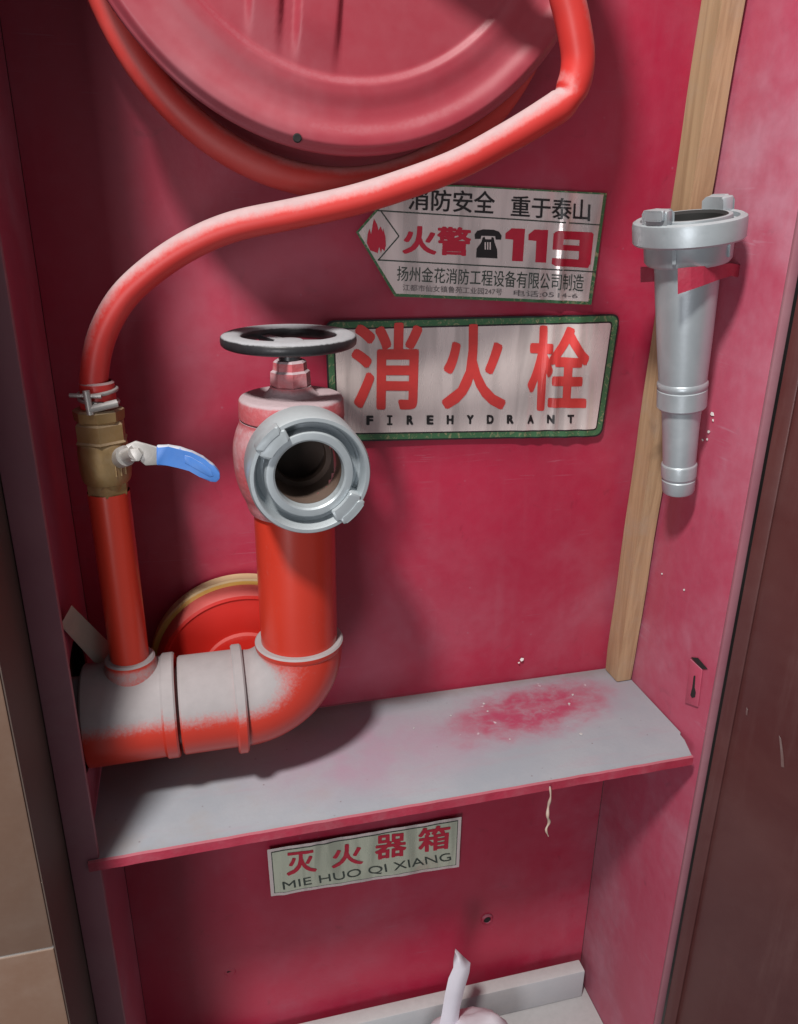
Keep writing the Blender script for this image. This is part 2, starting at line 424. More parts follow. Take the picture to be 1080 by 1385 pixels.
# door, swung open on the right
hx, hy = W + .0102, -.1672
ang = rad(-62); dd = Vector((math.cos(ang), math.sin(ang), 0)); dn = Vector((dd.y, -dd.x, 0))
if dn.x > 0: dn = -dn
def door_pt(s, t, z): return Vector((hx, hy, 0)) + dd * s + dn * t + Vector((0, 0, z))
def door_slab(name, s0, s1, t0, t1, z0, z1, mat, parent, bev=.0015):
    bm = bmesh.new(); add_prism(bm, [door_pt(s0, t0, z0), door_pt(s1, t0, z0), door_pt(s1, t1, z0), door_pt(s0, t1, z0)], (0, 0, z1 - z0), bev)
    return finish(name, bm, mat, parent, 40)
door = door_slab('door', .0, .56, -.018, 0, FLO - .03, TOPZ, 'door', cab, .002)
door_slab('door_fold', .0005, .014, .0003, .0035, FLO - .028, TOPZ - .002, 'door', door, .0015)
def on_door(px, py):
    d = MR @ Vector(((px - 540) / FPX, -(py - 692.5) / FPX, -1)); o = door_pt(0, .0004, 0)
    return CAM + d * ((o - CAM).dot(dn) / d.dot(dn))
for pg in (((1054, 995), (1057, 1000), (1060, 1022), (1061, 1038), (1057, 1037), (1056, 1015)), ((1010, 957), (1012, 960), (1011, 968), (1009, 966)), ):
    bm = bmesh.new(); add_prism(bm, [on_door(x, y) for x, y in pg], dn * .0002); finish('scratch', bm, 'scuff', door)
# nozzle bracket: two diagonal prongs welded to the right side
brk = bmesh.new()
def strap(pts): add_prism(brk, pts, (.0006, .0016, 0), .0002)
fp = [(917, 363, 398, -.1400), (935, 361, 392, -.1412), (952, 360, 386, -.1400), (968, 358, 380, -.1350), (980, 357, 376, -.1270), (989, 356, 373, -.1170)]
fr_ = [[brk.verts.new(v) for v in (PW(x, t, y), PW(x, t, y + .0016), PW(x, b_, y + .0016), PW(x, b_, y))] for x, t, b_, y in fp]
fr_.append([brk.verts.new(v) for v in ((W + .001, -.104, .4535), (W + .001, -.1025, .4535), (W + .001, -.1025, .4435), (W + .001, -.104, .4435))])
for p_, q_ in zip(fr_, fr_[1:]):
    for k in range(4): brk.faces.new((p_[k], p_[(k + 1) % 4], q_[(k + 1) % 4], q_[k]))
brk.faces.new(fr_[0]); brk.faces.new(fr_[-1][::-1])
nb = finish('nozzle_bracket', brk, 'lip', cab)
brk = bmesh.new()
strap([PW(867, 361, -.066), PW(886, 361, -.068), Vector((W + .001, -.078, .456)), Vector((W + .001, -.078, .441)), PW(884, 381, -.068), PW(867, 382, -.066)])
finish('nozzle_bracket', brk, 'lip', cab)

# ---------------------------------------------------------------- hose reel
RC = Vector((.232, -.130, .706))
reel = thing('hose_reel', 'large round red steel hose reel with pressed spokes at the cabinet top', 'hose reel', (RC.x, -.09, RC.z))
def sm(a, b, x):
    t = max(0, min(1, (x - a) / (b - a))); return t * t * (3 - 2 * t)
def reel_face():
    bm = bmesh.new(); na, R = 360, .1765
    rs = [.0] + [.004 + .1725 * i / 150 for i in range(151)]
    def h(X, Z):
        r = math.hypot(X, Z); v = 0
        v += -.0020 * (sm(.138, .150, r) - sm(.152, .166, r))                  # shallow channel
        v += .0022 * sm(.156, .168, r) - .006 * sm(.170, .1765, r)             # rolled rim
        pr = 0
        for k in range(3):
            a = rad(120 * k); x = X * math.cos(a) - Z * math.sin(a); z = X * math.sin(a) + Z * math.cos(a)
            if z < 0:
                e = sm(.030, .045, r) * (1 - sm(.098, .134, r))
                for (c, wd) in ((-.0565, .0080), (-.0225, .0115)):
                    pr = max(pr, (sm(-wd - .004, -wd, x - c - .10 * (z + .1)) - sm(wd, wd + .004, x - c - .10 * (z + .1))) * e)
        v += .0046 * pr
        # recessed field between the spokes
        fld = sm(.028, .038, r) * (1 - sm(.128, .135, r)); v -= .0032 * fld
        v += .016 * (1 - sm(.022, .030, r))
        return v
    rings = []
    for r in rs:
        if r == 0: rings.append([bm.verts.new(RC + Vector((0, -h(0, 0), 0)))]); continue
        rings.append([bm.verts.new(RC + Vector((r * math.cos(2 * math.pi * k / na), -h(r * math.cos(2 * math.pi * k / na), r * math.sin(2 * math.pi * k / na)), r * math.sin(2 * math.pi * k / na)))) for k in range(na)])
    # rolled edge going back
    for (r, y) in ((.1772, .0075), (.1760, .0110), (.1735, .0112), (.168, .0080)):
        rings.append([bm.verts.new(RC + Vector((r * math.cos(2 * math.pi * k / na), y, r * math.sin(2 * math.pi * k / na)))) for k in range(na)])
    for A, B in zip(rings, rings[1:]):
        for k in range(na):
            k2 = (k + 1) % na
            if len(A) == 1: bm.faces.new((A[0], B[k], B[k2]))
            else: bm.faces.new((A[k], A[k2], B[k2], B[k]))
    return finish('front_disc', bm, 'reel', reel, 60)
fd = reel_face()
hp = PW(402, 187, -.1325)
lathe('rivet_hole', [(.0, .0028), (.0006, .0030), (.0012, .0022), (.0009, 0)], (hp.x, -.1335, hp.z), (0, -1, 0), 'dark', fd, 16)
lathe('rear_disc', [(0, .03), (.001, .15), (.006, .160), (.004, .183), (.000, .1865), (-.003, .1855), (-.001, .160), (-.003, .03)], (RC.x, -.038, RC.z), (0, -1, 0), 'reel', reel, 120, True, 60)
lathe('hub_drum', [(-.03, 0), (-.03, .06), (.085, .06), (.085, 0)], (RC.x, -.035, RC.z), (0, -1, 0), 'reel', reel, 48)
lathe('mount_bracket', [(0, .05), (.0, .035), (-.042, .035), (-.042, .05)], (RC.x, -.038, RC.z), (0, -1, 0), 'reel', reel, 32)

# ---------------------------------------------------------------- hose
hose = thing('fire_hose', 'dusty red rubber hose looping from the reel down to the brass valve', 'hose', (.046, -.09, .36))
bm = bmesh.new()
for (yy, R_) in ((-.058, .150), (-.084, .150), (-.109, .148), (-.071, .126), (-.097, .126)):
    add_tube(bm, [Vector((RC.x + R_ * math.cos(a), yy, RC.z + R_ * math.sin(a))) for a in [2 * math.pi * i / 90 for i in range(90)]], .0115, 14, True)
finish('coil', bm, 'coil', hose, 60)
lp = []
for i in range(120):
    a = 2 * math.pi * i / 120
    k = .157 + .0345 * max(0, -math.sin(a)) ** 1.2
    lp.append(Vector((RC.x - .003 + k * math.cos(a), -.082 + .006 * math.sin(a * 1), RC.z - .002 + k * math.sin(a))))
tube('outer_turn', lp, .0112, 'coil', hose, 18, True)
hp_ = [(128, 566, -.09), (128, 545, -.09), (128, 505, -.091), (138, 455, -.094), (164, 406, -.099), (205, 366, -.105), (258, 331, -.111), (318, 306, -.117), (398, 289, -.124), (478, 271, -.131), (552, 248, -.138), (620, 222, -.145), (684, 188, -.152), (736, 157, -.158), (763, 138, -.160), (777, 112, -.160), (782, 80, -.160), (778, 45, -.161), (768, 0, -.162), (752, -50, -.164)]
pts = [PW(x, y, d) for x, y, d in hp_]
pts += [Vector((.315, -.166, .668)), Vector((.270, -.170, .695)), Vector((.236, -.160, .706)), Vector((.233, -.140, .706))]
sp = smooth_path(pts, 8)
kink = min(range(len(sp)), key=lambda i: (sp[i] - PW(768, 131, -.160)).length) / (len(sp) - 1)
tube('feed_run', sp, lambda t: .0101 + .0010 * sm(.50, .66, t), 'hose', hose, 24,
     flat_at=lambda t: (1 - .18 * math.exp(-((t - kink) / .012) ** 2), 1 + .10 * math.exp(-((t - kink) / .014) ** 2)))
# wire clamp at the lower end
vx = .0445; vc = Vector((vx, -.09, 0))
cl = bmesh.new()
for (z, til) in ((.3665, .10), (.3600, -.12)):
    add_tube(cl, [Vector((vx + .0135 * math.cos(a), -.09 + .0135 * math.sin(a), z + til * .0148 * math.cos(a))) for a in [2 * math.pi * i / 32 for i in range(32)]], .0016, 8, True)
clamp = finish('hose_clamp', cl, 'steel', hose, 60)
cb = bmesh.new()
add_tube(cb, [Vector((vx - .006, -.107, .371)), Vector((vx - .005, -.1075, .3535))], .0026, 10)
add_tube(cb, [Vector((vx - .018, -.104, .3675)), Vector((vx + .004, -.1075, .3665))], .0016, 8)
add_tube(cb, [Vector((vx + .014, -.103, .3600)), Vector((vx - .006, -.1075, .3570))], .0030, 8)
finish('clamp_screw', cb, 'steel', clamp, 60)
lathe('hose_tail', [(.350, .0115), (.356, .0115), (.3575, .0128), (.373, .0124), (.3745, .0108)], (vx, -.09, 0), (0, 0, 1), 'hose', hose, 28)

# ---------------------------------------------------------------- brass ball valve
valve = thing('ball_valve', 'brass ball valve with blue lever handle under the hose end', 'valve', (vx - .001, -.09, .285))
vo = (vx - .0012, -.09, 0)
vb = lathe('valve_body', [(.284, 0), (.284, .0135), (.296, .0150), (.297, .0170), (.300, .0182), (.306, .0190), (.322, .0190), (.327, .0180), (.329, .0165), (.331, 0)], vo, (0, 0, 1), 'brass', valve, 40)
lathe('hex_nut', [(.286, 0), (.286, .0155), (.288, .0164), (.2965, .0164), (.298, .0155), (.298, 0)], vo, (0, 0, 1), 'brass', valve, 6, smooth=20)
lathe('hex_nut', [(.328, 0), (.328, .0188), (.3295, .0205), (.331, .0190), (.343, .0190), (.345, .0170), (.345, 0)], vo, (0, 0, 1), 'brass', valve, 6, smooth=20)
lathe('hose_tail_nut', [(.344, 0), (.344, .0165), (.346, .0182), (.353, .0186), (.3545, .0165), (.3545, 0)], vo, (0, 0, 1), 'brass', valve, 8, smooth=20)
for k in range(3):
    a = rad(-62 + 13 * k); px_ = vo[0] + .0190 * math.cos(a); py_ = vo[1] + .0190 * math.sin(a)
    tube('cast_rib', [Vector((px_, py_, .3045)), Vector((px_, py_, .3215))], .0007, 'brass', vb, 6)
st0 = Vector((vx + .010, -.100, .317)); st1 = PW(183, 612, -.122)
sd = (st1 - st0)
lathe('stem', [(0, .0078), (sd.length * .45, .0078), (sd.length * .46, .0055), (sd.length, .0055), (sd.length, 0)], st0, sd, 'steel', valve, 20)
LY = -.121
mp = [(170, 603), (184, 597), (197, 601), (216, 606), (216, 629), (197, 630), (190, 624), (186, 612), (174, 609)]
lev = prism('lever', [PW(x, y, LY) for x, y in mp], (0, .0030, 0), 'steel', valve, .0008)
lathe('lever_nut', [(0, 0), (0, .0052), (.004, .0052), (.0045, .0035), (.0045, 0)], PW(184, 614, -.1195), (-.1, -1, .1), 'steel', lev, 6, smooth=20)
gp = [(212, 604), (228, 604), (244, 606), (260, 612), (276, 620), (290, 630), (298, 640), (298, 648), (293, 653), (284, 652), (270, 645), (256, 637), (242, 631), (228, 630), (212, 630)]
grip = prism('grip', [PW(x, y, LY - .0012) for x, y in gp], (0, .0062, 0), 'blue', lev, .0012)
gi = [(250, 616), (258, 618), (274, 627), (286, 637), (289, 644), (284, 645), (272, 638), (258, 630), (250, 626)]
prism('thumb_recess', [PW(x, y, LY - .0016) for x, y in gi], (0, .0006, 0), 'blue', grip, .0002)

# ---------------------------------------------------------------- pipework
pipe = thing('supply_pipework', 'orange red pipe tee, elbow and riser coated in grey dust', 'pipe', (.10, -.09, .042))
PY, PZ = -.09, .0855
def along_x(name, prof, parent=pipe, mat='pipe', z=PZ): return lathe(name, prof, (0, PY, z), (1, 0, 0), mat, parent, 56)
along_x('wall_stub', [(-.012, .030), (-.012, .0345), (.004, .0345), (.004, .030)], z=PZ + .001)
tee = along_x('tee', [(.0025, .030), (.0025, .0425), (.004, .0440), (.066, .0435), (.068, .0455), (.0765, .0455), (.078, .0442), (.078, .030)], z=PZ + .0015)
along_x('nipple', [(.077, .0335), (.0835, .0335)])
along_x('spigot', [(.0805, .030), (.0805, .0415), (.082, .0428), (.128, .0428), (.128, .030)])
along_x('coupling_band', [(.1265, .030), (.1265, .0465), (.128, .0480), (.1345, .0480), (.136, .0465), (.136, .030)], z=PZ - .001)
RX = .1865; BR = .0490
bm = bmesh.new(); cx, cz = RX - BR, PZ - .001 + BR
path = [Vector((.1345, PY, cz - BR))] + [Vector((cx + BR * math.sin(t), PY, cz - BR * math.cos(t))) for t in [math.pi / 2 * i / 18 for i in range(19)]] + [Vector((RX, PY, cz + .004))]
add_tube(bm, path, lambda t: .0425 - .0050 * t, 48)
elbow = finish('elbow', bm, 'pipe', pipe, 50)
lathe('elbow_rim', [(cz - .002, .030), (cz - .002, .0372), (cz + .0005, .0388), (cz + .004, .0388), (cz + .0055, .0375), (cz + .0055, .030)], (RX, PY, 0), (0, 0, 1), 'pipe', elbow, 56)
lathe('riser', [(cz, .0335), (.275, .0335)], (RX + .0002, PY, 0), (0, 0, 1), 'pipe', pipe, 56)
bx = .0432
lathe('branch_socket', [(PZ + .030, .0235), (PZ + .0465, .0218), (PZ + .0490, .0205), (PZ + .0530, .0205), (PZ + .0545, .0190), (PZ + .0545, .015)], (bx, PY, 0), (0, 0, 1), 'pipe', tee, 40)
lathe('branch_pipe', [(PZ + .045, .0158), (.2885, .0158)], (bx, PY, 0), (0, 0, 1), 'pipe', pipe, 36)

# round red plate behind the pipework
plate = thing('round_cover', 'round red cover with a yellow rim behind the elbow pipe', 'cover', (.135, -.002, .03))
pc = (.140, 0, .078)
lathe('rim_ring', [(.0015, .040), (.0015, .0865), (.0035, .0880), (.016, .0880), (.0175, .0865), (.0135, .04)], pc, (0, -1, 0), 'yellow', plate, 90)
pl = lathe('plate', [(.0140, .03), (.0140, .0830), (.0300, .0815), (.0335, .0790), (.0340, .0760), (.0325, .0740), (.0325, 0)], pc, (0, -1, 0), 'disc', plate, 90)
lathe('hub', [(.0320, .0400), (.0365, .0385), (.0380, .0340), (.0380, 0)], pc, (0, -1, 0), 'disc', pl, 60)

# ---------------------------------------------------------------- hydrant valve
hyd = thing('hydrant_valve', 'dusty red cast iron hydrant valve with open aluminium hose coupling', 'hydrant', (RX, PY, .245))
HC = (RX + .0012, PY, 0)
hprof = [(.262, .033), (.262, .0372), (.266, .0388), (.270, .0398), (.274, .0412), (.280, .0438), (.292, .0468), (.306, .0480), (.318, .0476), (.328, .0452), (.336, .0418), (.339, .0412), (.340, .030)]
hp2 = [hprof[0]] + [(p.x, p.y) for p in smooth_path([Vector((h, q, 0)) for h, q in hprof[1:-1]], 6)] + [hprof[-1]]
hbm = add_lathe(bmesh.new(), hp2, HC, (0, 0, 1), 120)
bmesh.ops.delete(hbm, geom=[f for f in hbm.faces if f.calc_center_median().y < PY and math.hypot(f.calc_center_median().x - RX - .001, f.calc_center_median().z - .3125) < .0268], context='FACES')
hb = finish('valve_body', hbm, 'body', hyd, 50)
bn = lathe('bonnet', [(.3395, 0), (.3395, .0400), (.3410, .0418), (.3540, .0412), (.3562, .0398), (.3570, .0380), (.3575, .0220), (.3600, .0190), (.3630, .0165), (.3650, .0160), (.3650, 0)], HC, (0, 0, 1), 'body', hyd, 64)
lathe('gland_nut', [(.3640, 0), (.3640, .0148), (.3660, .0160), (.3760, .0155), (.3775, .0135), (.3835, .0130), (.3850, .0115), (.3850, 0)], HC, (0, 0, 1), 'body', hyd, 8, smooth=25)
lathe('stem', [(.3840, .0085), (.3980, .0085)], HC, (0, 0, 1), 'black', hyd, 24)
wz = .4005
wh = lathe('handwheel', [(wz + .0054 * math.copysign(abs(math.sin(t)) ** .6, math.sin(t)), .0440 + .0082 * math.cos(t)) for t in [2 * math.pi * i / 20 for i in range(20)]], HC, (0, 0, 1), 'black', hyd, 80, True, 60)
lathe('hub', [(wz - .008, 0), (wz - .008, .0105), (wz - .006, .0118), (wz - .001, .0118), (wz + .000, .0100), (wz + .000, 0)], HC, (0, 0, 1), 'black', wh, 32)
for a in (rad(115), rad(235), rad(355)):
    d = Vector((math.cos(a), math.sin(a), 0)); s = Vector((-d.y, d.x, 0)); o_ = Vector((HC[0], HC[1], wz - .006))
    prism('spoke', [o_ + d * .009 - s * .0055, o_ + d * .040 - s * .0042, o_ + d * .040 + s * .0042, o_ + d * .009 + s * .0055], (0, 0, .0050), 'black', wh, .0012)
# outlet towards the viewer
CO = Vector((RX + .0018, 0, .3125)); ax = Vector((.02, -1, 0)).normalized()
def out(name, prof, mat, parent, seg=64, **k): return lathe(name, prof, CO, ax, mat, parent, seg, **k)
out('outlet_neck', [(.095, .0345), (.118, .0345), (.121, .0385), (.127, .0385), (.127, .028)], 'body', hyd)
cp = out('hose_coupling', [(.122, .0300), (.122, .0410), (.1245, .0440), (.128, .0452), (.160, .0452), (.1620, .0440), (.1622, .0415), (.1605, .0402), (.1480, .0395), (.1460, .0375), (.1460, .0330)], 'alu', hyd, 80)
out('seal_ring', [(.140, .0335), (.1570, .0330), (.1585, .0320), (.1588, .0300), (.1588, .0272), (.1575, .0258), (.150, .0252), (.130, .0250)], 'alu', cp)
out('valve_bore', [(.150, .0250), (.120, .0250), (.085, .0248), (.0845, .0)], 'bore', hyd)
out('seat', [(.112, .0249), (.112, .0205), (.106, .0200), (.106, .0249)], 'bore', hyd, closed=True)
a_, u_, v_ = frame_of(ax)
def lug(ang, wd, r0, r1, h0, h1, parent, mat='alu', name='lug', o=CO, fr=(a_, u_, v_), bev=.0015):
    A_, U_, V_ = fr; bm = bmesh.new(); n = 8; ins = []; outs = []
    for i in range(n + 1):
        t = ang - wd / 2 + wd * i / n; dr = U_ * math.cos(t) + V_ * math.sin(t)
        ins.append(o + dr * r0 + A_ * h0); outs.append(o + dr * r1 + A_ * h0)
    add_prism(bm, outs + ins[::-1], A_ * (h1 - h0), bev); return finish(name, bm, mat, parent, 40)
for sgn in (0, 1):
    # position in the picture plane: upper left and lower right
    d = Vector((-.70, 0, .72)) if sgn == 0 else Vector((.72, 0, -.70))
    t = math.atan2(d.dot(v_), d.dot(u_))
    l_ = lug(t, rad(38), .0325, .0415, .146, .1635, cp)
    lug(t + rad(0), rad(30), .0405, .0462, .152, .1640, l_, name='hook')

# ---------------------------------------------------------------- hose nozzle in its bracket
NT_ = Vector((.5100, -.108, .4885)); NB = Vector((.5440, -.096, .2500)); NS = .875
noz = thing('hose_nozzle', 'grey aluminium hose nozzle hanging tip down in a red bracket', 'nozzle', tuple(NB))
nax = (NB - NT_).normalized(); NL = (NB - NT_).length
def nl(name, prof, mat='alu', parent=noz, seg=64, **k): return lathe(name, [(h, q * NS) for h, q in prof], NT_, nax, mat, parent, seg, **k)
ring = nl('coupling_ring', [(-.0035, .0335), (-.0040, .0355), (-.0035, .0372), (.0010, .0385), (.0012, .0425), (-.0022, .0435), (-.0030, .0470), (-.0015, .0498), (.0010, .0505), (.0140, .0500), (.0155, .0485), (.0155, .0405), (.0170, .0400), (.0300, .0392), (.0325, .0370), (.0330, .0290)])
nl('rubber_seal', [(-.0034, .0340), (-.0042, .0328), (-.0020, .0300), (.004, .0285), (.040, .0230), (.040, 0)], 'rubber')
nl('barrel', [(.0315, .0305), (.0420, .0295), (.060, .0285), (.100, .0258), (.1330, .0232), (.1345, .0245), (.1375, .0247), (.1390, .0238), (.1400, .0236), (.1405, .0243), (.1560, .0243), (.1580, .0225), (.1590, .0195), (.1800, .0180), (.2130, .0166)], seg=56)
nl('tip', [(.2110, .0166), (.2120, .0178), (.2130, .0181), (.2240, .0178), (.2255, .0165), (.2268, .0164), (.2275, .0172), (NL - .003, .0166), (NL - .001, .0155), (NL, .013), (NL - .01, .010), (NL - .01, 0)], seg=48)
fN = frame_of(-nax); aN, uN, vN = fN
for d in (Vector((-.95, -.3, 0)), Vector((.86, .32, .0))):
    t = math.atan2(d.dot(vN), d.dot(uN))
    l_ = lug(t, rad(36), .0350 * NS, .0480 * NS, -.002, .0135, ring, o=NT_, fr=fN, bev=.0030)
    lug(t + rad(4), rad(22), .0460 * NS, .0510 * NS, .0060, .0140, l_, name='hook', o=NT_, fr=fN)
for d in (Vector((-.75, -.66, 0)), Vector((.48, -.88, 0))):
    t = math.atan2(d.dot(vN), d.dot(uN))
    lug(t, rad(4), .0385 * NS, .0415 * NS, -.0275, -.0160, ring, name='stop_rib', o=NT_, fr=fN, bev=.0005)

# ---------------------------------------------------------------- wooden pole in the corner
pb = bmesh.new()
secs = []
B0 = [(.546, -.003), (.5462, -.0305), (.5648, -.0300), (.5648, -.003)]; T0 = [(.5375, -.044), (.5395, -.0705), (.5605, -.0700), (.5605, -.044)]
for i in range(25):
    t = i / 24; z = .0012 + .70 * t; q = []
    for (a, b) in zip(B0, T0):
        bow = .0015 * math.sin(math.pi * t) + .0004 * math.sin(i * 1.3)
        q.append(pb.verts.new((a[0] + (b[0] - a[0]) * t + bow * -.6, a[1] + (b[1] - a[1]) * t + bow * .5, z)))
    secs.append(q)
for a, b in zip(secs, secs[1:]):
    for k in range(4): pb.faces.new((a[k], a[(k + 1) % 4], b[(k + 1) % 4], b[k]))
pb.faces.new(secs[0][::-1]); pb.faces.new(secs[-1])
le = [e for e in pb.edges if abs(e.verts[0].co.z - e.verts[1].co.z) > .005]
bmesh.ops.bevel(pb, geom=le, offset=.0016, segments=2, affect='EDGES', profile=.5)
tag(finish('wooden_pole', pb, 'wood', None, 45), 'square wooden pole standing on the shelf in the corner', 'pole')

# ---------------------------------------------------------------- stickers
def ridges(x, z):
    d = 0
    for (x0, w, a, sl) in ((.426, .0065, .0010, .03), (.443, .0048, .0017, .06), (.455, .0030, .0012, -.04), (.472, .0075, .0018, .05), (.490, .0050, .0010, -.02)):
        d += a * math.exp(-((x - x0 - sl * (z - .34)) / w) ** 2) * 1.7 * (.65 + .35 * math.sin(z * 55 + x0 * 200))
    return d
def waves(x, z):
    return .0005 * (1 + math.sin(x * 95 + z * 60)) * .5 + .0002 * math.sin(x * 210 - z * 140) + .0008 * math.exp(-((x - .255 + 1.3 * (z + .21)) / .006) ** 2) + .0008 * math.exp(-((x - .19 - .5 * (z + .2)) / .005) ** 2)
def cut_x(bm, step=.002):
    xs = [v.co.x for v in bm.verts]; x = math.ceil(min(xs) / step + .05) * step
    while x < max(xs):
        bmesh.ops.bisect_plane(bm, geom=bm.verts[:] + bm.edges[:] + bm.faces[:], plane_co=(x, 0, 0), plane_no=(1, 0, 0)); x += step
def cut_z(bm, step):
    zs = [v.co.z for v in bm.verts]; z = math.ceil(min(zs) / step + .05) * step
    while z < max(zs):
        bmesh.ops.bisect_plane(bm, geom=bm.verts[:] + bm.edges[:] + bm.faces[:], plane_co=(0, 0, z), plane_no=(0, 0, 1)); z += step
def sheet(name, pts, lift, disp, mat, parent, step=.002):
    bm = bmesh.new(); bm.faces.new([bm.verts.new((p.x, 0, p.z)) for p in pts])
    cut_x(bm, step); cut_z(bm, .012)
    bmesh.ops.triangulate(bm, faces=[f for f in bm.faces if len(f.verts) > 4])
    for v in bm.verts: v.co.y = -lift - disp(v.co.x, v.co.z)
    for f in bm.faces:
        f.normal_update()
    o = finish(name, bm, mat, parent, 60)
    return o
def rounded(q, r, inset, n=6, notch=False):
    """rounded outline of a quad (TL, TR, BR, BL) inset by some metres"""
    cx = sum((p for p in q), Vector()) / 4; out_ = []
    for i in range(4):
        p = q[i]; a = (q[i - 1] - p).normalized(); b = (q[(i + 1) % 4] - p).normalized()
        p = p + a * inset + b * inset; rr = max(r - inset * .5, .0008)
        for k in range(n + 1):
            t = k / n
            out_.append(((1 - t) ** 2) * (p + a * rr) + 2 * t * (1 - t) * p + t * t * (p + b * rr))
    return out_
def lettering(name, txt, quad, lift, disp, mat, parent, bold=0.0, step=.002):
    """flat print; bold strokes are the glyphs printed again with small shifts, each a hair above the last"""
    cu = bpy.data.curves.new(name, 'FONT'); cu.body = txt; cu.size = 1.0; cu.resolution_u = 4
    ob = bpy.data.objects.new(name, cu); C.objects.link(ob)
    dg = bpy.context.evaluated_depsgraph_get(); me = bpy.data.meshes.new_from_object(ob.evaluated_get(dg))
    bpy.data.objects.remove(ob); bpy.data.curves.remove(cu)
    xs = [v.co.x for v in me.vertices]; ys = [v.co.y for v in me.vertices]
    x0, x1, y0, y1 = min(xs) - bold, max(xs) + bold, min(ys) - bold, max(ys) + bold
    TL, TR, BR_, BL = quad; shifts = [(0, 0)]
    if bold:
        for rr in ([1] if bold < .035 else [.5, 1]):
            shifts += [(rr * bold * sx, rr * bold * sy) for sx, sy in ((1, 0), (-1, 0), (0, .8), (0, -.8), (.8, .65), (-.8, .65), (.8, -.65), (-.8, -.65))]
    allb = bmesh.new()
    for i, (sx, sy) in enumerate(shifts):
        bm = bmesh.new(); bm.from_mesh(me)
        for v in bm.verts:
            u = (v.co.x + sx - x0) / (x1 - x0); w = (v.co.y + sy - y0) / (y1 - y0)
            p = (BL * (1 - u) + BR_ * u) * (1 - w) + (TL * (1 - u) + TR * u) * w
            v.co = (p.x, 0, p.z)
        cut_x(bm, step)
        for v in bm.verts: v.co.y = -lift - disp(v.co.x, v.co.z) - .00002 * i
        tmp = bpy.data.meshes.new('t'); bm.to_mesh(tmp); bm.free(); allb.from_mesh(tmp); bpy.data.meshes.remove(tmp)
    bpy.data.meshes.remove(me)
    return finish(name, allb, mat, parent)
def crop(sc_, ox, oy):
    def f(*pts): return [PW(ox + x / sc_, oy + y / sc_, -.001) for x, y in pts]
    return f

# alarm sticker
q3 = crop(3.0, 470, 250)
al = thing('alarm_sticker', 'arrow shaped silver fire alarm 119 sticker on the red back panel', 'sticker', (.39, -.001, .41))
outl = q3((34, 192), (205, -4), (470, 2), (1047, 34), (984, 485), (190, 452))
sheet('green_border', outl, .0030, ridges, 'green', al)
inn = q3((44, 193), (212, 4), (470, 8), (1030, 40), (972, 472), (196, 440))
sheet('foil_face', inn, .0033, ridges, 'foil', al)
def stroke(name, a, b, wd, lift, disp, mat, parent):
    d = (b - a).normalized(); s = Vector((-d.z, 0, d.x)) * wd / 2
    return sheet(name, [a + s, b + s, b - s, a - s], lift, disp, mat, parent, .006)
l1 = q3((120, 104), (1016, 162)); stroke('rule', l1[0], l1[1], .0011, .0036, ridges, 'ink_dark', al)
l2 = q3((122, 304), (1000, 352)); stroke('rule', l2[0], l2[1], .0011, .0036, ridges, 'ink_dark', al)
dm = q3((134, 106), (207, 208), (122, 306))
stroke('rule', dm[0], dm[1], .0011, .0036, ridges, 'ink_dark', al); stroke('rule', dm[1], dm[2], .0011, .0036, ridges, 'ink_dark', al)
fl = q3((118, 275), (90, 265), (77, 235), (80, 200), (88, 178), (94, 200), (100, 165), (105, 136), (118, 160), (124, 185), (132, 168), (142, 190), (143, 176), (152, 210), (154, 245), (148, 268), (138, 258), (134, 276), (127, 250), (120, 278))
sheet('flame_print', fl, .0037, ridges, 'ink_crimson', al)
lettering('lettering', '消防安全', q3((245, 14), (597, 26), (592, 120), (243, 100)), .0037, ridges, 'ink_black', al, .016)
lettering('lettering', '重于泰山', q3((662, 42), (980, 60), (975, 148), (658, 128)), .0037, ridges, 'ink_black', al, .016)
lettering('lettering', '火警', q3((222, 162), (500, 172), (497, 290), (220, 280)), .0037, ridges, 'ink_crimson', al, .034)
for dx, dy in ((0, 0), (93, 5)):
    sheet('digit_print', q3(*[(x + dx, y + dy) for x, y in ((638, 196), (662, 176), (717, 178), (708, 310), (664, 308), (669, 222), (637, 219))]), .0037, ridges, 'ink_crimson', al)
for k, pg in enumerate((((838, 192), (850, 186), (982, 192), (988, 200), (984, 226), (834, 218)), ((832, 196), (868, 196), (863, 262), (828, 258)), ((938, 194), (988, 198), (978, 322), (932, 320)), ((830, 240), (960, 248), (958, 270), (828, 262)), ((826, 296), (960, 304), (978, 318), (968, 336), (838, 328), (824, 320)))):
    sheet('digit_print', q3(*pg), .0037 + .00004 * k, ridges, 'ink_crimson', al)
lettering('lettering', '扬州金花消防工程设备有限公司制造', q3((200, 328), (955, 362), (950, 432), (198, 388)), .0037, ridges, 'ink_dark', al, .004)
lettering('lettering', '江都市仙女镇鲁苑工业园247号', q3((222, 402), (625, 420), (623, 447), (222, 428)), .0037, ridges, 'ink_grey', al, .004)
lettering('lettering', '电话:0514-6', q3((672, 424), (930, 437), (928, 460), (670, 450)), .0037, ridges, 'ink_grey', al, .004)
ph = q3((540, 206), (537, 219), (514, 219), (513, 200), (524, 186), (548, 180), (590, 182), (612, 190), (622, 206), (620, 222), (598, 222), (596, 208))
sheet('telephone_print', ph, .0037, ridges, 'ink_black', al)
ph2 = q3((545, 214), (553, 210), (556, 220), (580, 221), (582, 211), (590, 214), (594, 235), (604, 262), (605, 298), (519, 294), (521, 258), (540, 232))
sheet('telephone_print', ph2, .0037, ridges, 'ink_black', al)
for k in range(3):
    x = 553 + 10 * k; sheet('telephone_key', q3((x, 232), (x + 5, 232), (x + 5, 262), (x, 262)), .0039, ridges, 'foil', al)

